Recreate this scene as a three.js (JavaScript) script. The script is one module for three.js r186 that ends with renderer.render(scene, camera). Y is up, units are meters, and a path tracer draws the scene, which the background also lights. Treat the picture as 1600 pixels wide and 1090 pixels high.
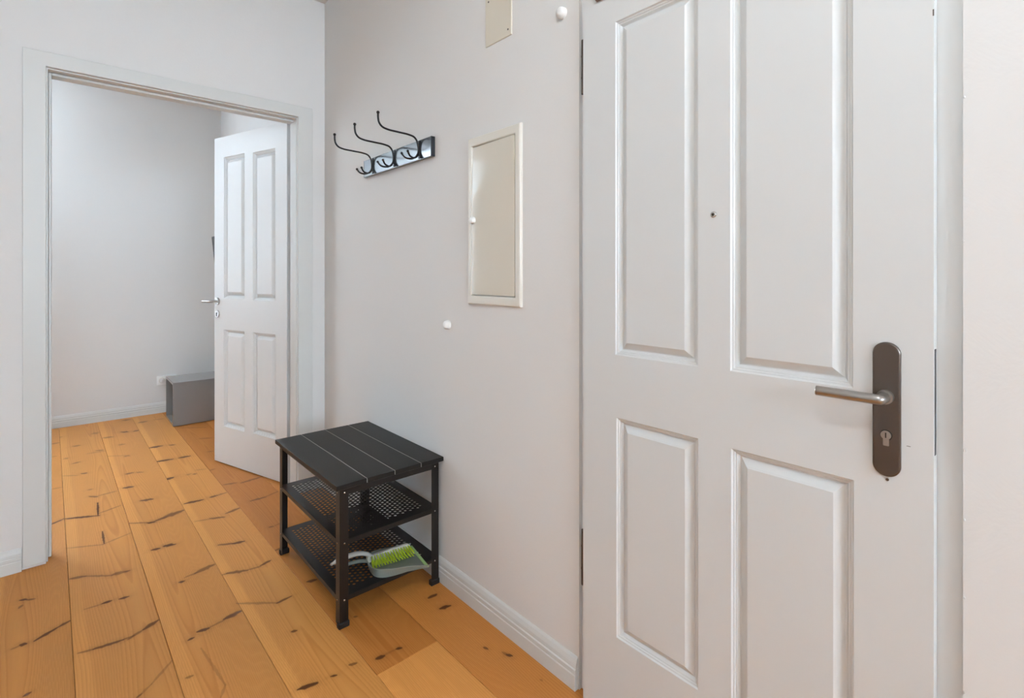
import * as THREE from 'three';
import { RoundedBoxGeometry } from 'three/addons/geometries/RoundedBoxGeometry.js';
import { mergeGeometries, toCreasedNormals } from 'three/addons/utils/BufferGeometryUtils.js';
import { ImprovedNoise } from 'three/addons/math/ImprovedNoise.js';

// ---------------------------------------------------------------- camera, sky, lamp, exposure
const scene = new THREE.Scene();
const camera = new THREE.PerspectiveCamera(68.75, 1600 / 1090, 0.05, 100);
camera.position.set(-1.218, 1.3, 3.115);
camera.rotation.set(0, -0.72492, 0);
camera.setViewOffset(1600, 1090, 0, 115.5, 1600, 1090);   // the lens is shifted down, so verticals stay vertical
const renderer = new THREE.WebGLRenderer({ antialias: true });
renderer.toneMapping = THREE.LinearToneMapping;
renderer.toneMappingExposure = 1.02;
renderer.shadowMap.enabled = true;
scene.background = new THREE.Color().setRGB(0.69, 0.845, 1.0);
scene.backgroundIntensity = 25.0;
const LAMP = { at: [-1.42, 2.74, 3.15], power: 2.3, color: new THREE.Color().setRGB(0.85, 0.93, 0.98), radius: 0.12 };
const FAR_LAMP = { at: [-2.05, 2.66, -1.85], power: 1.75, color: new THREE.Color().setRGB(0.72, 0.86, 1.0), radius: 0.11 };

// ---------------------------------------------------------------- helpers
const taken = new Map();
function numbered(name) {
  const n = taken.get(name) ?? 0; taken.set(name, n + 1);
  return n ? name + '_' + String(n).padStart(3, '0') : name;
}
function tag(o, label, category, extra = {}) { Object.assign(o.userData, { label, category }, extra); return o; }
function thing(name, label, category, at = [0, 0, 0], extra = {}) {
  const g = new THREE.Group(); g.name = numbered(name); g.position.set(...at); scene.add(g);
  return tag(g, label, category, extra);
}
function part(name, geo, m, parent, label) {
  const o = new THREE.Mesh(geo, m); o.name = numbered(name); o.castShadow = o.receiveShadow = true;
  if (label) o.userData.label = label;
  parent.add(o); return o;
}
function structure(name, geo, m, label, category) {
  const o = part(name, geo, m, scene); return tag(o, label, category, { kind: 'structure' });
}
let seed = 7;
const rnd = () => { seed = (seed * 1664525 + 1013904223) >>> 0; return seed / 4294967296; };
const clean = (g) => { const n = g.index ? g.toNonIndexed() : g; for (const k of Object.keys(n.attributes)) if (!['position', 'normal', 'uv'].includes(k)) n.deleteAttribute(k); return n; };
const merge = (list) => mergeGeometries(list.map(clean));
// a box from corner to corner
function box(x0, y0, z0, x1, y1, z1, r = 0) {
  const w = Math.abs(x1 - x0), h = Math.abs(y1 - y0), d = Math.abs(z1 - z0);
  const g = r ? new RoundedBoxGeometry(w, h, d, 2, Math.min(r, w / 2.01, h / 2.01, d / 2.01)) : new THREE.BoxGeometry(w, h, d);
  return g.translate((x0 + x1) / 2, (y0 + y1) / 2, (z0 + z1) / 2);
}
function tube(points, r, seg = 24, round = 10, closed = false) {
  return new THREE.TubeGeometry(new THREE.CatmullRomCurve3(points.map((p) => new THREE.Vector3(...p)), closed, 'centripetal'), seg, r, round, closed);
}
function cyl(r0, r1, h, seg = 24) { return new THREE.CylinderGeometry(r0, r1, h, seg); }
// a rectangle with rectangular holes, extruded along +z from 0 to depth
function slab(x0, y0, x1, y1, holes, depth) {
  const s = new THREE.Shape([[x0, y0], [x1, y0], [x1, y1], [x0, y1]].map((p) => new THREE.Vector2(...p)));
  for (const [a, b, c, d] of holes) s.holes.push(new THREE.Path([[a, b], [a, d], [c, d], [c, b]].map((p) => new THREE.Vector2(...p))));
  return new THREE.ExtrudeGeometry(s, { depth, bevelEnabled: false });
}
function poly(points, depth, bevel = 0) {
  const s = new THREE.Shape(points.map((p) => new THREE.Vector2(...p)));
  return new THREE.ExtrudeGeometry(s, bevel ? { depth: depth - 2 * bevel, bevelEnabled: true, bevelThickness: bevel, bevelSize: bevel, bevelOffset: -bevel, bevelSegments: 2 } : { depth, bevelEnabled: false });
}
function quads(list) {   // flat quads, each four corners counter-clockwise as seen from outside
  const p = [];
  for (const [a, b, c, d] of list) p.push(...a, ...b, ...c, ...a, ...c, ...d);
  const g = new THREE.BufferGeometry();
  g.setAttribute('position', new THREE.Float32BufferAttribute(p, 3));
  g.setAttribute('uv', new THREE.Float32BufferAttribute(p.flatMap((_, i) => i % 3 ? [] : [p[i], p[i + 1]]), 2));
  g.computeVertexNormals(); return g;
}

// ---------------------------------------------------------------- materials
const noise = new ImprovedNoise();
const std = (o) => new THREE.MeshStandardMaterial(o);
const phys = (o) => new THREE.MeshPhysicalMaterial(o);
const rgb = (r, g, b) => new THREE.Color().setRGB(r, g, b);
function wallBump() {
  const n = 256, a = new Uint8Array(n * n * 4);
  for (let j = 0; j < n; j++) for (let i = 0; i < n; i++) {
    const u = i / n * Math.PI * 2, v = j / n * Math.PI * 2;
    const s = noise.noise(Math.cos(u) * 5, Math.sin(u) * 5 + Math.cos(v) * 5, Math.sin(v) * 5) + 0.6 * noise.noise(Math.cos(u) * 13 + 9, Math.sin(u) * 13 + Math.cos(v) * 13, Math.sin(v) * 13);
    const k = (j * n + i) * 4, g = Math.max(0, Math.min(255, 128 + s * 70)); a[k] = a[k + 1] = a[k + 2] = g; a[k + 3] = 255;
  }
  const t = new THREE.DataTexture(a, n, n); t.wrapS = t.wrapT = THREE.RepeatWrapping; t.magFilter = THREE.LinearFilter; t.repeat.set(4, 4); t.needsUpdate = true; return t;
}
const M = {
  wall: std({ color: rgb(0.80, 0.785, 0.765), roughness: 0.85, bumpMap: wallBump(), bumpScale: 0.0003 }),
  ceiling: std({ color: rgb(0.82, 0.81, 0.79), roughness: 0.9 }),
  trim: phys({ color: rgb(0.71, 0.71, 0.685), roughness: 0.42 }),
  door: phys({ color: rgb(0.72, 0.725, 0.715), roughness: 0.36 }),
  innerDoor: phys({ color: rgb(0.76, 0.755, 0.74), roughness: 0.4 }),
  cream: phys({ color: rgb(0.72, 0.66, 0.55), roughness: 0.12, clearcoat: 1, clearcoatRoughness: 0.03 }),
  creamFrame: phys({ color: rgb(0.78, 0.74, 0.66), roughness: 0.3 }),
  plate: std({ color: rgb(0.74, 0.68, 0.57), roughness: 0.5 }),
  white: phys({ color: rgb(0.92, 0.91, 0.89), roughness: 0.3 }),
  steel: std({ color: rgb(0.15, 0.125, 0.11), roughness: 0.32, metalness: 1 }),
  lever: std({ color: rgb(0.42, 0.395, 0.37), roughness: 0.3, metalness: 1 }),
  darkMetal: std({ color: rgb(0.13, 0.10, 0.085), roughness: 0.45, metalness: 0.8 }),
  chrome: std({ color: rgb(0.62, 0.60, 0.57), roughness: 0.22, metalness: 1 }),
  slotDark: std({ color: rgb(0.045, 0.045, 0.05), roughness: 0.6 }),
  black: std({ color: rgb(0.006, 0.006, 0.006), roughness: 0.5 }),
  hookBlack: std({ color: rgb(0.008, 0.006, 0.007), roughness: 0.3, metalness: 0.3 }),
  rackBoard: phys({ color: rgb(0.045, 0.052, 0.062), roughness: 0.2, clearcoat: 0.8, clearcoatRoughness: 0.12 }),
  rackEdge: std({ color: rgb(0.015, 0.017, 0.022), roughness: 0.5 }),
  benchTop: phys({ color: rgb(0.015, 0.013, 0.0115), roughness: 0.45, specularIntensity: 0.45 }),
  benchGroove: std({ color: rgb(0.26, 0.24, 0.22), roughness: 0.6 }),
  benchSteel: std({ color: rgb(0.010, 0.008, 0.007), roughness: 0.4, metalness: 0.2 }),
  benchFoot: std({ color: rgb(0.006, 0.005, 0.005), roughness: 0.6 }),
  greyBox: phys({ color: rgb(0.26, 0.25, 0.245), roughness: 0.25, clearcoat: 0.6, clearcoatRoughness: 0.2 }),
  pan: phys({ color: rgb(0.31, 0.345, 0.30), roughness: 0.35, transmission: 0.35, thickness: 0 }),
  panLip: std({ color: rgb(0.36, 0.52, 0.20), roughness: 0.5 }),
  brushBody: phys({ color: rgb(0.58, 0.55, 0.49), roughness: 0.4 }),
  lime: std({ color: rgb(0.55, 0.68, 0.03), roughness: 0.6 }),
  tvBlack: phys({ color: rgb(0.012, 0.012, 0.014), roughness: 0.25 }),
  glass: phys({ color: rgb(1, 1, 1), roughness: 0, transmission: 1, thickness: 0, ior: 1.5 }),
  sheer: phys({ color: rgb(0.9, 0.9, 0.9), roughness: 1, transmission: 0.9, thickness: 0 }),
  ground: std({ color: rgb(0.25, 0.25, 0.24), roughness: 1 }),
};

// pine boards: joints run almost along z, drifting 11.5 mm per metre
const DRIFT = 0.0115;
const JOINTS = [-4.56, -4.32, -4.08, -3.84, -3.60, -3.36, -3.12, -2.88, -2.64, -2.40, -2.16, -1.92, -1.68, -1.437, -1.195, -0.9465, -0.70, -0.465, -0.232, 0.02];
const TEX = { x0: -1.72, x1: 0.08, z0: -2.75, z1: 2.65, w: 1024, h: 2048 };
// knots and pith streaks: from x, z to x, z, width (mm), strength (%)
const KNOTS = [
[-799,-2604,-752,-2604,46,50],[-697,-2428,-648,-2436,42,50],[-587,-2450,-521,-2434,25,25],[-840,-2194,-799,-2163,33,70],[-759,-2146,-733,-2159,33,70],[-957,-2097,-906,-2080,36,45],
[-1010,-2300,-997,-2303,81,35],[-1270,-2176,-1229,-2179,31,40],[-1235,-2343,-1208,-2361,23,30],[-1143,-2000,-1109,-1991,34,45],[-878,-1803,-853,-1799,38,35],[-866,-1461,-854,-1472,42,40],
[-975,-1557,-867,-1484,15,20],[-1021,-1759,-980,-1739,26,45],[-1069,-1720,-976,-1707,14,30],[-710,-1567,-641,-1565,36,80],[-722,-1194,-624,-1174,30,80],[-1194,-1692,-1180,-1695,33,35],
[-1150,-1531,-1119,-1541,23,50],[-1266,-1800,-1240,-1799,18,25],[-1115,-1262,-1088,-1246,19,65],[-1210,-1294,-1134,-1236,11,25],[-896,-1053,-861,-1050,25,60],[-840,-1041,-812,-1019,17,40],
[-928,-789,-885,-775,27,75],[-719,-771,-677,-786,37,90],[-1091,-901,-1074,-899,22,35],[-1091,-781,-1055,-739,14,60],[-1054,-754,-965,-767,14,35],[-1259,-1058,-1214,-1058,16,25],
[-594,-1546,-564,-1525,18,70],[-585,-1173,-523,-1168,31,75],[-602,-777,-581,-779,22,30],[-568,-758,-555,-757,22,50],[-540,-830,-490,-807,14,25],[-688,-292,-601,-284,22,80],
[-562,-291,-528,-292,20,75],[-527,-294,-476,-301,11,50],[-461,-443,-392,-421,16,50],[-370,-401,-245,-419,18,55],[-398,-83,-315,-81,16,60],[-313,-88,-215,-124,9,40],
[-387,-1570,-317,-1529,21,40],[-408,-1184,-374,-1172,18,35],[-454,-2013,-290,-1885,22,25],[-470,-767,-442,-769,15,40],[-869,-503,-817,-485,25,75],[-1059,-467,-963,-509,12,35],
[-1260,-468,-1204,-508,11,80],[-1204,-510,-1060,-433,15,80],[-1058,-642,-1065,-435,5,80],[-1058,-203,-1059,-45,5,70],[-1197,-112,-1062,-38,5,35],[-1062,-43,-953,-88,7,30],
[-953,-219,-851,-141,9,45],[-875,-156,-848,-144,17,80],[-847,-149,-791,-167,15,55],[-894,180,-866,186,17,85],[-848,176,-836,177,14,80],[-1049,304,-1020,301,11,50],
[-1020,299,-990,318,6,35],[-806,-171,-712,-200,36,60],[-849,-157,-806,-171,9,40],[-686,-12,-621,11,9,35],[-620,5,-559,37,16,60],[-541,-4,-466,-28,18,60],
[-647,336,-590,369,14,60],[-590,369,-547,381,19,75],[-842,175,-806,192,20,85],[-818,541,-767,531,7,40],[-775,533,-702,511,24,55],[-841,566,-824,568,12,90],
[-695,623,-668,629,7,40],[-671,626,-600,660,17,60],[-599,656,-548,667,9,45],[-546,659,-500,644,13,70],[-411,312,-390,320,10,60],[-384,316,-347,302,7,30],
[-462,569,-427,565,9,60],[-1338,282,-1320,293,12,80],[-1319,298,-1294,310,7,60],[-1339,347,-1331,329,9,50],[-1287,631,-1228,594,11,80],[-1228,594,-1186,572,8,70],
[-1323,625,-1309,631,14,90],[-1346,634,-1323,628,6,40],[-1184,224,-1138,241,18,55],[-1138,241,-1050,313,9,40],[-1050,309,-990,316,14,50],[-1093,526,-1066,527,11,80],
[-1040,535,-1012,539,12,75],[-1149,524,-1093,529,5,35],[-1173,810,-1131,821,7,50],[-1131,821,-1050,832,11,70],[-1050,830,-1018,832,6,50],[-1303,935,-1288,930,9,80],
[-1041,1171,-1028,1164,5,50],[-1037,842,-989,815,7,50],[-989,815,-940,789,15,70],[-844,963,-811,968,15,90],[-876,991,-859,988,8,80],[-809,966,-755,957,7,40],
[-754,950,-696,941,18,75],[-695,879,-574,981,10,35],[-575,983,-517,975,9,70],[-585,1189,-571,1195,10,70],[-914,1185,-896,1188,7,45],[-935,1063,-1001,1140,6,30],
[-1001,1140,-1041,1174,5,30],[-851,1065,-826,1301,5,25],[-826,1301,-848,1345,5,25],[-434,918,-400,930,15,80],[-415,1516,-389,1520,13,90],[-342,1519,-326,1526,8,80],
[-388,1517,-342,1519,5,25],[-495,1481,-475,1489,9,60],[-561,1488,-545,1495,6,80],[-660,1471,-605,1484,13,85],[-381,1262,-371,1267,9,60],[-108,1355,-71,1355,13,90],
[-109,1442,-69,1452,12,95],[-110,1716,-105,1731,7,70],[-74,1796,-62,1812,8,85],[-77,1776,-71,1799,5,40],[-63,1948,-61,1956,5,30],
];
function woodTexture() {
  const { x0, x1, z0, z1, w, h } = TEX, px = new Float32Array(w * h * 3);
  const tone = new Map();
  // lightness, redness, ring centre, ring scale of each board, far part and near part
  const boards = [[1.0, 0, 0.1, 1], [1.0, -0.02, 0.4, 1.1], [1.03, -0.03, 0.75, 0.9], [1.02, -0.02, 0.3, 1.1], [1.05, -0.03, 0.62, 1], [0.80, 0.12, 0.4, 1.05], [0.93, 0.08, 0.85, 1]];
  const col = (x, z) => { const u = x - DRIFT * z; let k = 0; while (k < JOINTS.length - 1 && u >= JOINTS[k + 1]) k++; return [k, u]; };
  for (let j = 0; j < h; j++) {
    const z = z0 + (j + 0.5) / h * (z1 - z0);
    for (let i = 0; i < w; i++) {
      const x = x0 + (i + 0.5) / w * (x1 - x0);
      const [k, u] = col(x, z);
      let b = boards[Math.max(0, Math.min(6, k - 12))];
      let endless = k * 17.3;
      if (k === 17 && z > 1.58) { b = [1.14, -0.02, 1.1, 1.2]; endless = 91; }
      const a = JOINTS[k], wd = JOINTS[k + 1] - a, f = (u - a) / wd;
      // flame grain: rings of a log cut lengthwise
      const warp = noise.noise(u * 7 + endless, z * 0.9, 3.1) * 0.10 + noise.noise(u * 22, z * 2.2 + endless, 8.3) * 0.018;
      const r = Math.hypot((f - b[2]) * wd * b[3] + warp * 0.35, 0.045 + 0.03 * noise.noise(z * 0.55, endless, 1.7)) * 160;
      const ph = r - Math.floor(r), ring = ph < 0.72 ? ph / 0.72 * 0.5 : 0.5 + 0.5 * Math.sin((ph - 0.72) / 0.28 * Math.PI);
      const fibre = noise.noise(u * 420, z * 5, endless) * 0.5 + noise.noise(u * 900, z * 11, endless + 4) * 0.3;
      const blotch = noise.noise(u * 5 + endless, z * 1.4, 5.5) * 0.6 + noise.noise(u * 14, z * 3.1, endless) * 0.4;
      let L = b[0] * (1 + 0.11 * blotch) * (1.06 - 0.15 * ring + 0.07 * fibre);
      let red = b[1] + 0.10 * ring + 0.04 * blotch;
      // pale sapwood along one edge of most boards
      const sap = [0, 0.16, 0.10, 0.13, 0.14, 0.05, 0.0][Math.max(0, Math.min(6, k - 12))];
      const edge = 0.19 + 0.06 * noise.noise(z * 0.8, endless, 0.3);
      if (f < edge) { const s = sap * Math.min(1, (edge - f) / 0.05); L *= 1 + s; red -= 0.35 * s; }
      const o = (j * w + i) * 3;
      px[o] = 0.60 * L; px[o + 1] = 0.256 * L * (1 - red * 0.9); px[o + 2] = 0.066 * L * (1 - red * 1.6);
    }
  }
  for (const [ax, az, bx, bz, wmm, pct] of KNOTS) {
    const A = [ax / 1000, az / 1000], B = [bx / 1000, bz / 1000], half = wmm / 2000 * 1.05 + 0.0025, reach = half * 3.2 + 0.012;
    const len = Math.hypot(B[0] - A[0], B[1] - A[1]) + 1e-6;
    const mid = col((A[0] + B[0]) / 2, (A[1] + B[1]) / 2)[0];
    const i0 = Math.floor((Math.min(A[0], B[0]) - reach - x0) / (x1 - x0) * w), i1 = Math.ceil((Math.max(A[0], B[0]) + reach - x0) / (x1 - x0) * w);
    const j0 = Math.floor((Math.min(A[1], B[1]) - reach - z0) / (z1 - z0) * h), j1 = Math.ceil((Math.max(A[1], B[1]) + reach - z0) / (z1 - z0) * h);
    for (let j = Math.max(0, j0); j <= Math.min(h - 1, j1); j++) for (let i = Math.max(0, i0); i <= Math.min(w - 1, i1); i++) {
      const x = x0 + (i + 0.5) / w * (x1 - x0), z = z0 + (j + 0.5) / h * (z1 - z0);
      if (len < 0.14 && col(x, z)[0] !== mid) continue;
      let t = ((x - A[0]) * (B[0] - A[0]) + (z - A[1]) * (B[1] - A[1])) / (len * len);
      t = Math.max(0, Math.min(1, t));
      const wob = 1 + 0.5 * noise.noise(x * 60, z * 60, 2.2);
      const dist = Math.hypot(x - A[0] - t * (B[0] - A[0]), z - A[1] - t * (B[1] - A[1])) * wob;
      const thick = half * (0.45 + 0.55 * Math.sin(Math.PI * t));
      const core = Math.max(0, Math.min(1, (thick - dist) / (0.45 * thick) + 0.35)), halo = Math.max(0, 1 - dist / reach);
      const s = Math.min(1, pct / 100 * (1.05 * core + 0.25 * halo * halo)), o = (j * w + i) * 3;
      px[o] += (0.125 - px[o]) * s; px[o + 1] += (0.040 - px[o + 1]) * s; px[o + 2] += (0.012 - px[o + 2]) * s;
    }
  }
  const out = new Uint8Array(w * h * 4), enc = (c) => { c = Math.max(0, Math.min(1, c)); return 255 * (c <= 0.0031308 ? 12.92 * c : 1.055 * Math.pow(c, 1 / 2.4) - 0.055); };
  for (let k = 0; k < w * h; k++) { for (let c = 0; c < 3; c++) out[k * 4 + c] = enc(px[k * 3 + c]); out[k * 4 + 3] = 255; }
  const t = new THREE.DataTexture(out, w, h); t.colorSpace = THREE.SRGBColorSpace; t.magFilter = THREE.LinearFilter; t.wrapS = t.wrapT = THREE.MirroredRepeatWrapping; t.needsUpdate = true;
  return t;
}
M.wood = phys({ map: woodTexture(), roughness: 0.42, specularIntensity: 0.32 });
M.subfloor = std({ color: rgb(0.05, 0.03, 0.02), roughness: 1 });

// ---------------------------------------------------------------- room shell
const H = 2.968, FAR = -2.70, REAR = 7.0, LEFT = -2.35, FARLEFT = -4.3, T = 0.10;
{
  const floor = thing('floor', 'floor of wide knotty pine planks running through the doorway', 'floor', [0, 0, 0], { kind: 'structure' });
  part('subfloor', box(FARLEFT - 0.2, -0.14, FAR - 0.2, 0.3, -0.022, REAR + 0.2), M.subfloor, floor);
  const plank = (a, b, za, zb, dy) => {
    const g = 0.0006, c = 0.0013, P = (u, y, z) => [u + DRIFT * z, y + dy, z];
    const A = a + g, B = b - g, p = za + g, q = zb - g;
    const geo = quads([
      [P(A + c, 0, q - c), P(B - c, 0, q - c), P(B - c, 0, p + c), P(A + c, 0, p + c)],
      [P(A, -c, q), P(B, -c, q), P(B - c, 0, q - c), P(A + c, 0, q - c)],
      [P(B, -c, q), P(B, -c, p), P(B - c, 0, p + c), P(B - c, 0, q - c)],
      [P(B, -c, p), P(A, -c, p), P(A + c, 0, p + c), P(B - c, 0, p + c)],
      [P(A, -c, p), P(A, -c, q), P(A + c, 0, q - c), P(A + c, 0, p + c)],
      [P(A, -0.02, q), P(B, -0.02, q), P(B, -c, q), P(A, -c, q)],
      [P(B, -0.02, q), P(B, -0.02, p), P(B, -c, p), P(B, -c, q)],
      [P(B, -0.02, p), P(A, -0.02, p), P(A, -c, p), P(B, -c, p)],
      [P(A, -0.02, p), P(A, -0.02, q), P(A, -c, q), P(A, -c, p)],
      [P(A, -0.02, p), P(B, -0.02, p), P(B, -0.02, q), P(A, -0.02, q)],
    ]);
    const pos = geo.attributes.position, uv = geo.attributes.uv;
    for (let i = 0; i < pos.count; i++) uv.setXY(i, (pos.getX(i) - TEX.x0) / (TEX.x1 - TEX.x0), (pos.getZ(i) - TEX.z0) / (TEX.z1 - TEX.z0));
    part('plank', geo, M.wood, floor);
  };
  for (let k = 0; k < JOINTS.length - 1; k++) {
    const ends = [FAR - 0.05, ...(k === 17 ? [1.58] : []), 3.1 + 0.7 * ((k * 5) % 3), REAR + 0.05];
    for (let e = 0; e < ends.length - 1; e++) plank(JOINTS[k], JOINTS[k + 1], ends[e], ends[e + 1], -0.0007 * ((k * 7 + e * 3) % 3));
  }
}
const DOORWAY = { x0: -1.266, x1: -0.162, top: 2.238 };
const ENTRY = { z0: 2.058, z1: 2.966, top: 2.22 };
// wall with the inner doorway
structure('wall_back', slab(FARLEFT - 0.15, -0.02, 0, H + 0.1, [[DOORWAY.x0, -0.02, DOORWAY.x1, DOORWAY.top]], T).translate(0, 0, -T), M.wall, 'grey white wall with the open inner doorway', 'wall');
{ // wall with the coat rack and the entrance door: drawn in (z, y), thickness towards +x
  const g = slab(FAR - 0.15, -0.02, REAR + 0.15, H + 0.1, [[ENTRY.z0, -0.02, ENTRY.z1, ENTRY.top]], 0.2);
  g.applyMatrix4(new THREE.Matrix4().makeBasis(new THREE.Vector3(0, 0, 1), new THREE.Vector3(0, 1, 0), new THREE.Vector3(-1, 0, 0))).translate(0.2, 0, 0);
  const w = structure('wall_right', g, M.wall, 'long white wall holding coat rack, meter cabinet and entrance door', 'wall');
  // small lumps of paint along the edge beside the door frame
  const lumps = [];
  for (const [y, r] of [[0.985, 0.004], [0.86, 0.0035], [0.72, 0.003], [0.55, 0.003], [1.62, 0.003], [1.36, 0.0025]]) lumps.push(new THREE.SphereGeometry(r * 0.6, 10, 8).scale(0.6, 1.4, 0.8).translate(-0.0005, y, ENTRY.z1 + 0.002));
  part('paint_lump', merge(lumps), M.wall, w).userData.kind = 'stuff';
}
structure('wall_outside', box(0.2, -0.02, 1.9, 0.3, H, 3.2), M.wall, 'stairwell wall hidden behind the entrance door', 'wall');
{
  const g = slab(FARLEFT - 0.15, -0.02, 0.2, H + 0.1, [[-3.75, 0.95, -1.6, 2.86]], 0.15).translate(0, 0, FAR - 0.15);
  structure('wall_far', g, M.wall, 'pale wall at the back of the far room', 'wall');
  const side = (name, x, za, zb, holes, label) => {
    const s = slab(za, -0.02, zb, H + 0.1, holes, 0.15);
    s.applyMatrix4(new THREE.Matrix4().makeBasis(new THREE.Vector3(0, 0, 1), new THREE.Vector3(0, 1, 0), new THREE.Vector3(-1, 0, 0))).translate(x, 0, 0);
    return structure(name, s, M.wall, label, 'wall');
  };
  side('wall_far_left', FARLEFT, FAR, -T, [], 'left wall of the far room, out of the picture');
  side('wall_left', LEFT, 0, REAR, [], 'left wall of the hall, out of the picture');
  structure('wall_rear', slab(LEFT - 0.15, -0.02, 0.2, H + 0.1, [[-2.25, 1.45, -0.15, 2.85]], 0.15).translate(0, 0, REAR), M.wall, 'window wall behind the camera', 'wall');
}
structure('ceiling', box(FARLEFT - 0.15, H, FAR - 0.15, 0.2, H + 0.12, REAR + 0.15), M.ceiling, 'white ceiling touching the picture top above the corner', 'ceiling');
structure('ground', box(-60, -6.2, -60, 60, -6, 60), M.ground, 'street level far below the windows', 'ground');
function windowUnit(name, w, h, place, label) {
  const g = thing(name, label, 'window', [0, 0, 0], { kind: 'structure' });
  const f = (x0, y0, x1, y1) => part('window_frame', box(x0, y0, -0.03, x1, y1, 0.03, 0.006), M.trim, g);
  f(0, 0, w, 0.06); f(0, h - 0.06, w, h); f(0, 0.06, 0.06, h - 0.06); f(w - 0.06, 0.06, w, h - 0.06); f(w / 2 - 0.035, 0.06, w / 2 + 0.035, h - 0.06);
  part('pane', box(0.06, 0.06, -0.002, w / 2 - 0.035, h - 0.06, 0.002), M.glass, g); part('pane', box(w / 2 + 0.035, 0.06, -0.002, w - 0.06, h - 0.06, 0.002), M.glass, g);
  place(g);
}
windowUnit('window_1', 2.15, 1.91, (g) => g.position.set(-3.75, 0.95, FAR - 0.09), 'tall window in the far room wall, left of what the doorway shows');
{ // sheer curtain in front of the far room window
  const n = 140, w = 2.33, rows = [];
  for (let i = 0; i <= n; i++) rows.push([i / n * w, 0.018 * Math.sin(i / n * 105) + 0.006 * Math.sin(i / n * 31)]);
  const s = new THREE.Shape([...rows.map(([x, z]) => new THREE.Vector2(x, z)), ...rows.slice().reverse().map(([x, z]) => new THREE.Vector2(x, z + 0.0006))]);
  const g = thing('sheer_curtain', 'white sheer curtain over the far room window, out of the picture', 'curtain', [-3.84, 0.05, FAR + 0.07]);
  part('cloth', new THREE.ExtrudeGeometry(s, { depth: 2.83, bevelEnabled: false }).rotateX(-Math.PI / 2), M.sheer, g);
  part('rod', cyl(0.012, 0.012, 2.45, 16).rotateZ(Math.PI / 2).translate(w / 2, 2.84, 0), M.white, g);
}
windowUnit('window_2', 2.1, 1.4, (g) => g.position.set(-2.25, 1.45, REAR + 0.08), 'window behind the camera at the end of the hall');

// skirting boards: profile (out from wall, height), run along a wall
const SKIRT = [[0, 0], [0.016, 0], [0.016, 0.046], [0.0135, 0.049], [0.0135, 0.052], [0.0155, 0.054], [0.0155, 0.064], [0.012, 0.067], [0.012, 0.071], [0.0115, 0.080], [0.007, 0.094], [0.002, 0.1], [0, 0.1]];
function skirting(name, from, to, label) {   // the wall is on the left hand going from FROM to TO
  const d = new THREE.Vector3(to[0] - from[0], 0, to[1] - from[1]), len = d.length(); d.normalize();
  const out = new THREE.Vector3(d.z, 0, -d.x);
  const g = poly(SKIRT, len);
  g.applyMatrix4(new THREE.Matrix4().makeBasis(out, new THREE.Vector3(0, 1, 0), d)).translate(from[0], 0, from[1]);
  structure(name, g, M.trim, label, 'skirting board');
}
skirting('baseboard_right', [0, ENTRY.z0 - 0.004], [0, 0.016], 'white profiled skirting board behind and beside the black bench');
skirting('baseboard_back', [-1.345, 0], [LEFT, 0], 'short white skirting board left of the doorway casing');
skirting('baseboard_far', [-0.016, FAR], [FARLEFT, FAR], 'white skirting board along the far room wall');
skirting('baseboard_side', [0, -T], [0, FAR], 'skirting board of the far room behind the open door');

// ---------------------------------------------------------------- inner doorway: casing, lining, open leaf
{
  const t = thing('trim_1', 'white flat casing and lining around the open inner doorway', 'door frame', [0, 0, 0], { kind: 'structure' });
  const o = { x0: -1.343, x1: -0.078, top: 2.303 }, d = DOORWAY;
  const c = (pts, label) => part('casing', poly(pts, 0.016, 0.0025), M.trim, t);
  c([[o.x0, 0.012], [d.x0, 0.012], [d.x0, d.top], [d.x1, d.top], [d.x1, 0.012], [o.x1, 0.012], [o.x1, o.top], [o.x0, o.top]]);
  // lining boards set back a little behind the casing edge, with a shadow groove between
  part('lining', box(d.x0, 0.004, -T - 0.012, d.x0 + 0.006, d.top - 0.004, -0.007), M.trim, t);
  part('lining', box(d.x1 - 0.006, 0.004, -T - 0.012, d.x1, d.top - 0.004, -0.007), M.trim, t);
  part('lining', box(d.x0, d.top - 0.006, -T - 0.012, d.x1, d.top, -0.007), M.trim, t);
  part('door_stop', box(d.x0 + 0.006, 0.004, -T - 0.012, d.x0 + 0.018, d.top - 0.006, -0.05, 0.003), M.trim, t);
  part('door_stop', box(d.x0 + 0.018, d.top - 0.019, -T - 0.012, d.x1 - 0.006, d.top - 0.006, -0.05, 0.003), M.trim, t);
}
// one sunk moulding with its raised field, in the plane z = 0 of the leaf, facing +z
const MOULD = [[0, 0], [0.003, -0.003], [0.006, -0.0035], [0.008, -0.0055], [0.011, -0.006], [0.016, -0.0115], [0.0185, -0.0115], [0.033, -0.0035], [0.0375, -0.0015], [0.039, -0.0015]];
function moulding(x0, y0, x1, y1, k = 1, deep = 1.3, prof = MOULD) {
  const q = [], at = (n) => { const [i, z] = [prof[n][0] * k, prof[n][1] * deep]; return [[x0 + i, y0 + i, z], [x1 - i, y0 + i, z], [x1 - i, y1 - i, z], [x0 + i, y1 - i, z]]; };
  for (let n = 0; n < prof.length - 1; n++) { const a = at(n), b = at(n + 1); for (let e = 0; e < 4; e++) q.push([a[e], a[(e + 1) % 4], b[(e + 1) % 4], b[e]]); }
  q.push(at(prof.length - 1)); return quads(q);
}
function leafFrame(x0, y0, x1, y1, rects, thick) {
  return merge([slab(x0, y0, x1, y1, rects, 0.025).translate(0, 0, -0.025), box(x0, y0, -thick, x1, y1, -0.025)]);
}
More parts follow.
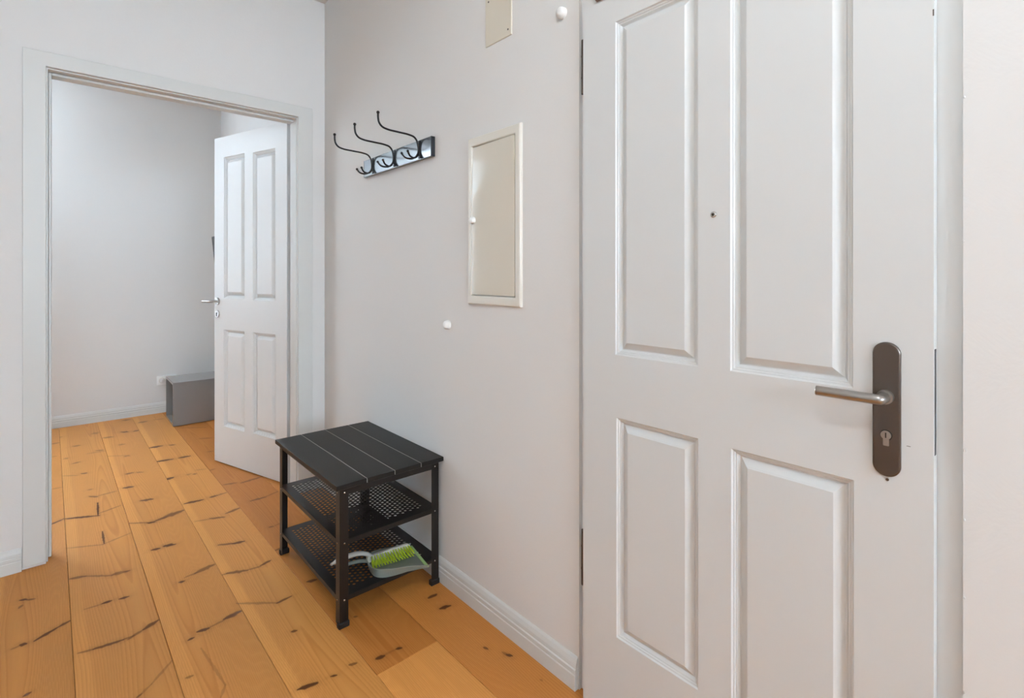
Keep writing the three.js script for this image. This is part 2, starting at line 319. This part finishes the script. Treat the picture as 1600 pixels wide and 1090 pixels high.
{
  const A = [-0.170, -0.165], B = [-0.411, -0.932], L = Math.hypot(A[0] - B[0], A[1] - B[1]);
  const g = thing('door_1', 'open white four panel inner door with lever handle', 'door', [B[0], 0, B[1]], { kind: 'structure' });
  g.rotation.y = Math.atan2(-(A[1] - B[1]), A[0] - B[0]);
  const X = (s) => L - s;      // s runs from the hinge edge
  const rects = [[X(0.69), 1.142, X(0.447), 2.108], [X(0.355), 1.135, X(0.116), 2.10], [X(0.69), 0.262, X(0.447), 0.925], [X(0.352), 0.266, X(0.115), 0.925]];
  part('leaf', leafFrame(0, 0.008, L, 2.25, rects, 0.04), M.innerDoor, g);
  for (const r of rects) part('door_panel', moulding(...r, 1.12, 2.1), M.innerDoor, g);
  const hx = 0.040, hy = 1.118;
  const h = part('door_handle', merge([cyl(0.024, 0.026, 0.009, 32).rotateX(Math.PI / 2).translate(hx, hy, 0.0045), tube([[hx, hy, 0.005], [hx, hy, 0.038], [hx - 0.003, hy, 0.048], [hx - 0.010, hy, 0.052], [hx - 0.03, hy, 0.054], [hx - 0.085, hy, 0.056]], 0.0085, 32, 14), new THREE.SphereGeometry(0.0085, 14, 10).translate(hx - 0.085, hy, 0.056)]), M.lever, g, 'metal lever handle on round rose');
  const k = part('key_rose', merge([cyl(0.024, 0.026, 0.008, 32).rotateX(Math.PI / 2).translate(hx, hy - 0.088, 0.004)]), M.chrome, g);
  part('keyhole', merge([cyl(0.0045, 0.0045, 0.002, 16).rotateX(Math.PI / 2).translate(hx, hy - 0.083, 0.0085), box(hx - 0.0025, hy - 0.103, 0.0075, hx + 0.0025, hy - 0.083, 0.0095)]), M.black, k);
  // far side handle, hinge knuckles
  part('door_handle', merge([cyl(0.024, 0.026, 0.009, 32).rotateX(Math.PI / 2).translate(hx, hy, -0.0445), cyl(0.009, 0.009, 0.05, 16).rotateX(Math.PI / 2).translate(hx, hy, -0.07), cyl(0.009, 0.009, 0.12, 16).rotateZ(Math.PI / 2).translate(hx + 0.055, hy, -0.094)]), M.chrome, g);
  for (const y of [0.35, 1.95]) part('hinge', merge([cyl(0.008, 0.008, 0.1, 16).translate(L + 0.012, y, -0.036), box(L - 0.002, y - 0.04, -0.040, L + 0.012, y + 0.04, -0.034)]), M.chrome, g);
}

// ---------------------------------------------------------------- entrance door and its frame
const ontoRight = (g) => { g.rotation.y = -Math.PI / 2; return g; };   // local x runs along world z, local z points into the hall
{
  const t = ontoRight(thing('trim_2', 'white flush frame around the closed entrance door', 'door frame', [0, 0, 0], { kind: 'structure' }));
  const s = new THREE.Shape([[ENTRY.z0, -0.01], [2.103, -0.01], [2.103, 2.155], [2.916, 2.155], [2.916, -0.01], [ENTRY.z1, -0.01], [ENTRY.z1, ENTRY.top], [ENTRY.z0, ENTRY.top]].map((p) => new THREE.Vector2(...p)));
  part('frame', new THREE.ExtrudeGeometry(s, { depth: 0.12, bevelEnabled: false }).translate(0, 0, -0.132), M.door, t);
}
{
  const g = ontoRight(thing('door_2', 'closed white entrance door with four sunk panels and steel lever', 'door', [-0.02, 0, 0], { kind: 'structure' }));
  const z0 = 2.091, z1 = 2.928, top = 2.165;
  const rects = [[2.212, 1.070, 2.466, 2.030], [2.549, 1.071, 2.801, 2.030], [2.2155, 0.258, 2.467, 0.890], [2.551, 0.258, 2.8025, 0.8865]];
  part('leaf', merge([slab(z0, 0.006, z1, top, rects, 0.017).translate(0, 0, -0.017), box(z0, 0.006, -0.030, z1, top, -0.017), box(z0 + 0.015, 0.006, -0.06, z1 - 0.015, top - 0.012, -0.030)]), M.door, g);
  for (const r of rects) part('door_panel', moulding(...r), M.door, g);
  // long plate with lever, spindle collar and profile cylinder
  const px = 2.8575, y0 = 0.9115, y1 = 1.1705, w = 0.0225;
  const s = new THREE.Shape(); s.moveTo(px + w, y0 + w); s.lineTo(px + w, y1 - w); s.absarc(px, y1 - w, w, 0, Math.PI, false); s.lineTo(px - w, y0 + w); s.absarc(px, y0 + w, w, Math.PI, Math.PI * 2, false);
  part('back_plate', new THREE.ExtrudeGeometry(s, { depth: 0.004, bevelEnabled: true, bevelThickness: 0.003, bevelSize: 0.003, bevelOffset: -0.003, bevelSegments: 3, curveSegments: 24 }), M.steel, g, 'brown tinted steel back plate with rounded ends');
  const ly = 1.066, lz = 2.857, out = 0.048;
  const hnd = part('door_handle', merge([cyl(0.0135, 0.0135, 0.010, 32).rotateX(Math.PI / 2).translate(lz, ly + 0.012 - 0.012, 0.012),
    tube([[lz, ly, 0.008], [lz, ly, 0.03], [lz, ly, out - 0.006], [lz - 0.001, ly, out - 0.001], [lz - 0.006, ly, out], [lz - 0.02, ly, out]], 0.0098, 32, 20),
    cyl(0.0098, 0.0098, 0.088, 28).rotateZ(Math.PI / 2).translate(lz - 0.062, ly, out), cyl(0.0098, 0.0085, 0.0015, 28).rotateZ(Math.PI / 2).translate(lz - 0.1067, ly, out)]), M.lever, g, 'straight brushed steel lever');
  const ky = 0.984;
  const k = part('lock_cylinder', merge([cyl(0.0085, 0.0085, 0.004, 28).rotateX(Math.PI / 2).translate(px, ky + 0.008, 0.008), box(px - 0.005, ky - 0.013, 0.006, px + 0.005, ky + 0.004, 0.0098, 0.003)]), M.lever, g);
  part('keyhole', box(px - 0.001, ky + 0.003, 0.0098, px + 0.001, ky + 0.013, 0.0102), M.black, k);
  part('cylinder_gap', new THREE.TorusGeometry(0.0092, 0.0009, 8, 28).translate(px, ky + 0.008, 0.0072), M.black, k);
  const pe = part('peephole', new THREE.LatheGeometry([[0.0035, 0.004], [0.0062, 0.004], [0.0075, 0.0025], [0.0078, 0]].map((p) => new THREE.Vector2(...p)), 28).rotateX(Math.PI / 2).translate(2.5075, 1.448, 0), M.chrome, g);
  part('lens', new THREE.SphereGeometry(0.0046, 18, 12).scale(1, 1, 0.6).translate(2.5075, 1.448, 0.002), M.black, pe);
  part('lock_face', box(z1, 0.967, -0.020, z1 + 0.0006, 1.163, -0.008), M.slotDark, g, 'dark lock face on the edge of the leaf');
  for (const [a, b] of [[0.346, 0.514], [1.858, 2.024]]) part('hinge', merge([cyl(0.0075, 0.0075, b - a, 16).translate(z0 - 0.0075, (a + b) / 2, -0.0115), box(z0 - 0.004, a + 0.004, -0.016, z0 + 0.002, b - 0.004, -0.012), cyl(0.0082, 0.0082, 0.004, 16).translate(z0 - 0.0075, a + 0.05, -0.0115), cyl(0.0082, 0.0082, 0.004, 16).translate(z0 - 0.0075, b - 0.05, -0.0115)]), M.darkMetal, g);
  part('screw_hole', cyl(0.0028, 0.0028, 0.0012, 14).rotateX(Math.PI / 2).translate(2.858, 0.9045, 0.0004), M.darkMetal, g);
  part('scratch', box(2.888, 0.9765, -0.0004, 2.894, 0.9775, 0.0002), M.darkMetal, g);
  part('edge_chip', box(2.9265, 1.775, -0.0004, 2.9285, 1.787, 0.0003), M.darkMetal, g);
  part('bracket', box(2.145, 2.112, -0.001, 2.198, 2.15, 0.012, 0.004), std({ color: rgb(0.30, 0.20, 0.14), roughness: 0.5 }), g, 'brown fitting cut off by the picture top');
}

// ---------------------------------------------------------------- meter cabinet, cover plate, wall knobs
{
  const g = ontoRight(thing('meter_cabinet', 'narrow cream meter cabinet with glossy door and small white knob', 'cabinet', [0, 0, 0]));
  const a = { z0: 1.490, z1: 1.797, y0: 1.186, y1: 1.836 }, b = { z0: 1.516, z1: 1.768, y0: 1.221, y1: 1.800 };
  const ring = new THREE.Shape([[a.z0, a.y0], [a.z1, a.y0], [a.z1, a.y1], [a.z0, a.y1]].map((p) => new THREE.Vector2(...p)));
  ring.holes.push(new THREE.Path([[b.z0, b.y0], [b.z0, b.y1], [b.z1, b.y1], [b.z1, b.y0]].map((p) => new THREE.Vector2(...p))));
  part('frame', new THREE.ExtrudeGeometry(ring, { depth: 0.006, bevelEnabled: true, bevelThickness: 0.007, bevelSize: 0.006, bevelOffset: -0.006, bevelSegments: 4 }).translate(0, 0, 0), M.creamFrame, g);
  const dw = b.z1 - b.z0 - 0.003, dh = b.y1 - b.y0 - 0.006, sheet = new THREE.BoxGeometry(dw, dh, 0.0115, 12, 40, 1), sp = sheet.attributes.position;
  for (let i = 0; i < sp.count; i++) {   // thin sheet metal, slightly twisted towards the top
    const y = sp.getY(i) + (b.y0 + b.y1) / 2, e = 0.033 * Math.max(0, Math.min(1, (y - 1.61) / 0.155));
    sp.setZ(i, sp.getZ(i) + e * sp.getX(i));
  }
  sheet.computeVertexNormals();
  const d = part('door', sheet.translate((b.z0 + b.z1) / 2, (b.y0 + b.y1) / 2, 0.00575), M.cream, g, 'glossy cream sheet metal door');
  part('knob', new THREE.LatheGeometry([[0, 0.017], [0.006, 0.0168], [0.0105, 0.015], [0.0125, 0.011], [0.0125, 0.003], [0.014, 0.001], [0.014, 0]].map((p) => new THREE.Vector2(...p)), 28).rotateX(Math.PI / 2).translate(1.5255, 1.513, 0.0115), M.white, d, 'round white knob with a slot');
  part('slot', box(1.5245, 1.506, 0.027, 1.5265, 1.520, 0.0288), M.creamFrame, d);
}
{
  const g = ontoRight(thing('cover_plate', 'cream painted cover plate with two screws, cut by the picture top', 'cover plate', [0, 0, 0]));
  part('plate', box(1.592, 2.166, -0.001, 1.741, 2.356, 0.005, 0.002), M.plate, g);
  for (const [z, y] of [[1.612, 2.332], [1.724, 2.189]]) part('screw', merge([cyl(0.0032, 0.0036, 0.0015, 14).rotateX(Math.PI / 2).translate(z, y, 0.0055)]), M.darkMetal, g);
}
function knob(y, z, label) {
  const k = ontoRight(thing('wall_bumper', label, 'door bumper', [0, y, z], { group: 'white bumpers on the hall wall' }));
  part('base', new THREE.LatheGeometry([[0.019, 0], [0.019, 0.003], [0.0175, 0.005], [0, 0.005]].map((p) => new THREE.Vector2(...p)), 32).rotateX(Math.PI / 2), M.white, k);
  part('dome', new THREE.LatheGeometry([[0.0175, 0.004], [0.0178, 0.010], [0.016, 0.016], [0.0115, 0.0205], [0.006, 0.0225], [0, 0.023]].map((p) => new THREE.Vector2(...p)), 32).rotateX(Math.PI / 2), M.white, k);
}
knob(2.146, 1.988, 'white round wall bumper high up beside the entrance door');
knob(1.092, 1.338, 'white round wall bumper below the meter cabinet, above the bench');

// ---------------------------------------------------------------- coat rack
{
  const g = thing('coat_rack', 'dark wall coat rack with three black double hooks on a glossy board', 'coat rack', [0, 0, 0]);
  part('board', box(-0.021, 1.814, 0.588, -0.001, 1.900, 1.236, 0.0015), M.rackBoard, g);
  part('end_cap', box(-0.0212, 1.8138, 1.236, -0.001, 1.9002, 1.2375), M.rackEdge, g);
  part('end_cap', box(-0.0212, 1.8138, 0.5865, -0.001, 1.9002, 0.588), M.rackEdge, g);
  const hook = () => {
    const h = new THREE.Group(); h.name = numbered('hook');
    part('stem', box(-0.0245, 1.818, -0.008, -0.021, 1.897, 0.008, 0.0015), M.hookBlack, h);
    part('coat_prong', tube([[-0.026, 1.845, 0], [-0.028, 1.872, 0], [-0.034, 1.894, 0], [-0.048, 1.909, 0], [-0.075, 1.915, 0], [-0.128, 1.917, 0], [-0.175, 1.919, 0], [-0.202, 1.926, 0], [-0.216, 1.941, 0], [-0.2205, 1.960, 0], [-0.221, 1.980, 0]], 0.0042, 64, 12), M.hookBlack, h);
    part('ball_tip', new THREE.SphereGeometry(0.0068, 18, 14).translate(-0.221, 1.982, 0), M.hookBlack, h);
    for (const s of [-1, 1]) {
      part('lower_prong', tube([[-0.026, 1.86, 0], [-0.029, 1.838, s * 0.001], [-0.042, 1.820, s * 0.006], [-0.062, 1.814, s * 0.014], [-0.082, 1.819, s * 0.021], [-0.094, 1.833, s * 0.026]], 0.0042, 40, 12), M.hookBlack, h);
      part('ball_tip', new THREE.SphereGeometry(0.0062, 18, 14).translate(-0.0945, 1.835, s * 0.0262), M.hookBlack, h);
    }
    for (const y of [1.882, 1.832]) part('screw', new THREE.SphereGeometry(0.0035, 12, 8).scale(0.5, 1, 1).translate(-0.0245, y, 0), M.hookBlack, h);
    return h;
  };
  for (const z of [0.690, 0.916, 1.142]) { const h = hook(); h.position.z = z; g.add(h); }
}

// ---------------------------------------------------------------- shoe bench
{
  const g = thing('shoe_bench', 'low black shoe bench with slatted top and two perforated shelves', 'bench', [0, 0, 0]);
  const b = { x0: -0.468, x1: -0.004, z0: 0.600, z1: 1.309, y: 0.532 };
  // four boards, their chamfered joints showing a paler core
  const cuts = [b.x0, -0.349, -0.232, -0.113, b.x1];
  for (let i = 0; i < 4; i++) part('top_board', box(cuts[i] + (i ? 0.0014 : 0), b.y - 0.018, b.z0, cuts[i + 1] - (i < 3 ? 0.0014 : 0), b.y, b.z1, 0.0022), M.benchTop, g);
  for (let i = 1; i < 4; i++) part('joint_strip', box(cuts[i] - 0.0016, b.y - 0.017, b.z0 + 0.002, cuts[i] + 0.0016, b.y - 0.0007, b.z1 - 0.002), M.benchGroove, g, 'paler joint between the top boards');
  const l = { x0: -0.452, x1: -0.022, z0: 0.618, z1: 1.297 }, W = 0.034, th = 0.0022, top = b.y - 0.018;
  for (const [sx, sz] of [[-1, 1], [1, 1], [-1, -1], [1, -1]]) {
    const cx = sx < 0 ? l.x0 : l.x1, cz = sz > 0 ? l.z1 : l.z0, ix = -sx, iz = -sz;   // inwards
    const pts = [[0, 0], [W, 0], [W, th], [th, th], [th, W], [0, W]].map(([p, q]) => [cx + ix * p, cz + iz * q]);
    const flip = ix * iz < 0 ? pts : pts.slice().reverse();
    const ex = poly(flip.map(([x, z]) => [x, -z]), top - 0.012).rotateX(-Math.PI / 2).translate(0, 0.012, 0);
    const leg = part('leg', ex, M.benchSteel, g);
    const f = 0.004;
    part('foot', box(cx - ix * f, 0.0, cz - iz * f, cx + ix * (W + f), 0.022, cz + iz * (W * 0.55), 0.004).scale(1, 1, 1), M.benchFoot, leg);
    for (const y of [0.310, 0.101, 0.497]) part('bolt', new THREE.SphereGeometry(0.0032, 12, 8).scale(1, 1, 0.5).translate(cx + ix * W * 0.55, y, cz + sz * 0.0008), M.chrome, leg);
    for (const y of [0.310, 0.101, 0.497]) part('bolt', new THREE.SphereGeometry(0.0032, 12, 8).scale(0.5, 1, 1).translate(cx + sx * 0.0008, y, cz + iz * W * 0.55), M.chrome, leg);
  }
  // rails under the top
  for (const z of [l.z1 - th - 0.0022, l.z0 + th]) part('rail', box(l.x0 + th, top - 0.028, z, l.x1 - th, top, z + 0.002), M.benchSteel, g);
  for (const x of [l.x0 + th, l.x1 - th - 0.002]) part('rail', box(x, top - 0.022, l.z0 + th, x + 0.002, top, l.z1 - th), M.benchSteel, g);
  // perforated sheet: staggered octagonal holes
  const e = { x0: l.x0 + th, x1: l.x1 - th, z0: l.z0 + th, z1: l.z1 - th }, m = 0.034;
  const pitch = 0.0222, row = 0.0176, R = 0.0060, tk = 0.0010;
  const ix0 = e.x0 + m, nz = Math.floor((e.x1 - e.x0 - 2 * m) / row), iz0 = e.z0 + m, nx = Math.floor((e.z1 - e.z0 - 2 * m) / pitch);
  const ix1 = ix0 + nz * row, iz1 = iz0 + nx * pitch;
  const oct = [...Array(8)].map((_, k) => [Math.cos((k + 0.5) * Math.PI / 4) * R, Math.sin((k + 0.5) * Math.PI / 4) * R]);
  const q = [];
  const cell = (cx, cz) => {
    const hx = row / 2, hz = pitch / 2, rim = [[hx, hz], [hx, hz], [-hx, hz], [-hx, hz], [-hx, -hz], [-hx, -hz], [hx, -hz], [hx, -hz]];
    for (let k = 0; k < 8; k++) {
      const n = (k + 1) % 8, o1 = oct[k], o2 = oct[n], r1 = rim[k], r2 = rim[n];
      for (const [y, s] of [[0, 1], [-tk, -1]]) {
        const Q = [[cx + o1[0], y, cz + o1[1]], [cx + o2[0], y, cz + o2[1]], [cx + r2[0], y, cz + r2[1]], [cx + r1[0], y, cz + r1[1]]];
        q.push(s > 0 ? Q : Q.reverse());
      }
      q.push([[cx + o1[0], 0, cz + o1[1]], [cx + o1[0], -tk, cz + o1[1]], [cx + o2[0], -tk, cz + o2[1]], [cx + o2[0], 0, cz + o2[1]]]);
    }
  };
  const flat = (x0, z0, x1, z1) => { q.push([[x0, 0, z1], [x1, 0, z1], [x1, 0, z0], [x0, 0, z0]], [[x0, -tk, z0], [x1, -tk, z0], [x1, -tk, z1], [x0, -tk, z1]]); };
  for (let i = 0; i < nz; i++) {
    const odd = i % 2, x = ix0 + (i + 0.5) * row;
    for (let j = 0; j < nx - odd; j++) cell(x, iz0 + (j + 0.5 + odd * 0.5) * pitch);
    if (odd) { flat(x - row / 2, iz0, x + row / 2, iz0 + pitch / 2); flat(x - row / 2, iz1 - pitch / 2, x + row / 2, iz1); }
  }
  flat(e.x0, e.z0, ix0, e.z1); flat(ix1, e.z0, e.x1, e.z1); flat(ix0, e.z0, ix1, iz0); flat(ix0, iz1, ix1, e.z1);
  const sheet = quads(q);
  const rimG = merge([box(e.x0 - 0.0018, -0.017, e.z0 - 0.001, e.x0, 0.0006, e.z1 + 0.001), box(e.x1, -0.017, e.z0 - 0.001, e.x1 + 0.0018, 0.0006, e.z1 + 0.001), box(e.x0, -0.017, e.z0 - 0.001, e.x1, 0.0006, e.z0 + 0.0008), box(e.x0, -0.017, e.z1 - 0.0008, e.x1, 0.0006, e.z1 + 0.001)]);
  for (const y of [0.320, 0.112]) {
    const s = part('shelf', sheet, M.benchSteel, g, 'perforated metal shelf'); s.position.y = y;
    part('rim', rimG, M.benchSteel, s);
  }
}

// ---------------------------------------------------------------- dustpan and brush on the lower shelf
{
  const at = [-0.185, 0.1125, 1.228], turn = -0.16;
  const p = thing('dustpan', 'pale translucent dustpan with green lip on the lower shelf', 'dustpan', at);
  p.rotation.y = turn;
  // outline from one lip corner round the back to the other: (x towards the lip, z across)
  const out = [], N = 40, half = (x) => 0.095;
  for (let i = 0; i <= N; i++) {
    const t = i / N, a = Math.PI / 2 + t * Math.PI, k = 3.2;
    const c = Math.cos(a), s = Math.sin(a);
    out.push([-Math.sign(-c) * Math.pow(Math.abs(c), 2 / k) * 0.125 + 0.02, Math.sign(s) * Math.pow(Math.abs(s), 2 / k) * 0.078]);
  }
  out.unshift([0.098, 0.094]); out.push([0.098, -0.094]);
  const base = new THREE.Shape(out.map(([x, z]) => new THREE.Vector2(x, -z)));
  const baseG = new THREE.ExtrudeGeometry(base, { depth: 0.002, bevelEnabled: false }).rotateX(-Math.PI / 2);
  const wallQ = [], hgt = (x) => 0.010 + 0.026 * Math.pow(Math.max(0, Math.min(1, (0.098 - x) / 0.16)), 0.8);
  const top = out.map(([x, z]) => { const h = hgt(x), r = Math.hypot(x - 0.02, z); const s = 1 + 0.008 / r; return [0.02 + (x - 0.02) * s, h, z * s]; });
  for (let i = 0; i < out.length - 1; i++) {
    const A = [out[i][0], 0, out[i][1]], B = [out[i + 1][0], 0, out[i + 1][1]], C = top[i + 1], D = top[i];
    const inn = (v) => { const r = Math.hypot(v[0] - 0.02, v[2]), s = 1 - 0.0022 / r; return [0.02 + (v[0] - 0.02) * s, v[1], v[2] * s]; };
    wallQ.push([A, B, C, D], [inn(D), inn(C), inn(B), inn(A)], [D, C, inn(C), inn(D)]);
  }
  const rim = tube(top, 0.0022, 90, 8);
  part('tray', merge([baseG, quads(wallQ), rim]), M.pan, p);
  part('lip', box(0.094, 0.0002, -0.094, 0.107, 0.0045, 0.094, 0.0015), M.panLip, p, 'soft green lip');
  part('handle', tube([[-0.096, 0.018, -0.048], [-0.125, 0.022, -0.058], [-0.16, 0.018, -0.072], [-0.19, 0.012, -0.081]], 0.0068, 24, 12), M.pan, p);

  const b = thing('hand_brush', 'white hand brush with lime green bristles lying in the dustpan', 'brush', [at[0], at[1] + 0.028, at[2]]);
  b.rotation.y = turn;
  // the brush lies on its side: bristles point to +z, a little down
  const s = new THREE.Shape(); s.moveTo(-0.10, -0.013);
  s.quadraticCurveTo(-0.115, 0, -0.10, 0.013); s.lineTo(0.055, 0.017); s.quadraticCurveTo(0.078, 0.016, 0.078, 0); s.quadraticCurveTo(0.078, -0.016, 0.055, -0.017); s.closePath();
  part('brush_back', new THREE.ExtrudeGeometry(s, { depth: 0.010, bevelEnabled: true, bevelThickness: 0.003, bevelSize: 0.003, bevelOffset: -0.003, bevelSegments: 3, curveSegments: 12 }).translate(0, 0, -0.052), M.brushBody, b);
  const hp = [[-0.080, 0.002, -0.046], [-0.100, 0.018, -0.049], [-0.122, 0.025, -0.056], [-0.16, 0.020, -0.072], [-0.195, 0.012, -0.083], [-0.235, 0.0, -0.088]];
  const curve = new THREE.CatmullRomCurve3(hp.map((v) => new THREE.Vector3(...v)));
  const hg = new THREE.TubeGeometry(curve, 32, 0.0085, 14), hpos = hg.attributes.position;
  for (let i = 0; i <= 32; i++) { const c = curve.getPoint(i / 32), k = i < 3 ? 1.15 : 0.85 + 0.4 * Math.sin(i / 32 * Math.PI * 0.9) - (i > 29 ? (i - 29) * 0.18 : 0); for (let j = 0; j <= 14; j++) { const n = i * 15 + j; hpos.setXYZ(n, c.x + (hpos.getX(n) - c.x) * k, c.y + (hpos.getY(n) - c.y) * k * 0.8, c.z + (hpos.getZ(n) - c.z) * k * 1.25); } }
  hg.computeVertexNormals();
  part('handle', merge([hg, new THREE.SphereGeometry(0.006, 12, 10).translate(...hp[5])]), M.brushBody, b);
  const br = [];
  for (let i = 0; i < 15; i++) for (let r = 0; r < 3; r++) for (let k = 0; k < 7; k++) {
    const x = -0.088 + i * 0.0112 + (r % 2) * 0.003, y = (r - 1) * 0.0095;
    const a = rnd() * 6.283, sp = 0.0012 + 0.0012 * rnd(), len = 0.046 + 0.004 * rnd();
    const c = cyl(0.0008, 0.0010, len, 5).rotateX(Math.PI / 2);   // along z
    c.rotateY((x + 0.01) * 1.6 + Math.cos(a) * 0.035).rotateX(0.10 + Math.sin(a) * 0.035).translate(x + Math.cos(a) * sp + (x + 0.01) * 0.035, y + Math.sin(a) * sp - 0.002, -0.040 + len / 2);
    br.push(c);
  }
  part('bristles', merge(br), M.lime, b, 'lime green bristles').userData.kind = 'stuff';
}

// ---------------------------------------------------------------- far room: grey box, socket, television
{
  const g = thing('storage_box', 'grey open ended storage box on the floor behind the inner door', 'shelf box', [0, 0, 0]);
  const x0 = -0.497, x1 = -0.03, z0 = -2.455, z1 = -2.07, y = 0.376, t = 0.018;
  part('front_panel', box(x0, 0.004, z1 - t, x1, y - 0.018, z1, 0.001), M.greyBox, g);
  part('back_panel', box(x0, 0.004, z0, x1, y - 0.018, z0 + t, 0.001), M.greyBox, g);
  part('top_panel', box(x0 - 0.001, y - 0.018, z0 - 0.001, x1, y, z1 + 0.001, 0.0015), M.greyBox, g);
  part('bottom_panel', box(x0, 0.004, z0 + t, x1, 0.024, z1 - t, 0.001), M.greyBox, g);
  part('end_panel', box(x1 - t, 0.024, z0 + t, x1, y - 0.018, z1 - t, 0.001), M.greyBox, g);
}
{
  const g = thing('wall_socket', 'white double wall socket above the skirting beside the grey box', 'socket', [0, 0, FAR]);
  part('cover', box(-0.540, 0.262, -0.001, -0.380, 0.348, 0.014, 0.004), M.white, g);
  for (const x of [-0.500, -0.420]) {
    part('well', new THREE.LatheGeometry([[0, 0.003], [0.018, 0.003], [0.020, 0.0145], [0.0235, 0.0150], [0.0245, 0.0138]].map((p) => new THREE.Vector2(...p)), 28).rotateX(Math.PI / 2).translate(x, 0.305, 0.0005), M.creamFrame, g);
  }
  part('plug', merge([cyl(0.018, 0.019, 0.03, 24).rotateX(Math.PI / 2).translate(-0.500, 0.305, 0.024), box(-0.508, 0.292, 0.034, -0.492, 0.318, 0.05, 0.004)]), M.white, g);
}
{
  const g = thing('television', 'dark flat screen edge just showing left of the open inner door', 'television', [-0.17, 1.652, -2.25]);
  g.rotation.z = 0.093;     // leans forward from the wall
  part('screen', box(-0.001, -0.58, 0.01, 0.006, -0.012, 1.03), M.tvBlack, g);
  part('casing', merge([box(0.004, -0.592, 0, 0.026, 0, 1.04, 0.004), box(-0.002, -0.592, 0, 0.008, -0.578, 1.04), box(-0.002, -0.012, 0, 0.008, 0, 1.04), box(-0.002, -0.58, 0, 0.008, -0.012, 0.01), box(-0.002, -0.58, 1.03, 0.008, -0.012, 1.04)]), M.tvBlack, g);
  part('wall_mount', merge([box(0.024, -0.40, 0.45, 0.05, -0.2, 0.6), box(0.045, -0.32, 0.5, 0.145, -0.28, 0.55), box(0.128, -0.40, 0.42, 0.142, -0.2, 0.62)]), M.darkMetal, g);
}

// ---------------------------------------------------------------- globe lamps (both above or beside the picture)
function globeLamp(d, label) {
  const [x, y, z] = d.at, g = thing('globe_lamp', label, 'lamp', [x, y, z]);
  part('globe', new THREE.SphereGeometry(d.radius, 40, 28), std({ color: rgb(0.9, 0.9, 0.88), roughness: 0.4, emissive: d.color, emissiveIntensity: 3 }), g);
  part('cord', cyl(0.004, 0.004, H - y - d.radius, 10).translate(0, (H - y + d.radius) / 2, 0), M.white, g);
  part('canopy', cyl(0.05, 0.055, 0.025, 32).translate(0, H - y - 0.0125, 0), M.white, g);
  const l = new THREE.PointLight(d.color, d.power, 0, 2);
  l.castShadow = true; l.shadow.radius = (d.radius - 0.01) / 0.02; l.name = 'lamp_light'; g.add(l);
}
globeLamp(LAMP, 'white globe lamp hanging in the hall behind the camera');
globeLamp(FAR_LAMP, 'white globe lamp hanging in the far room, hidden by the wall left of the doorway');

renderer.render(scene, camera);
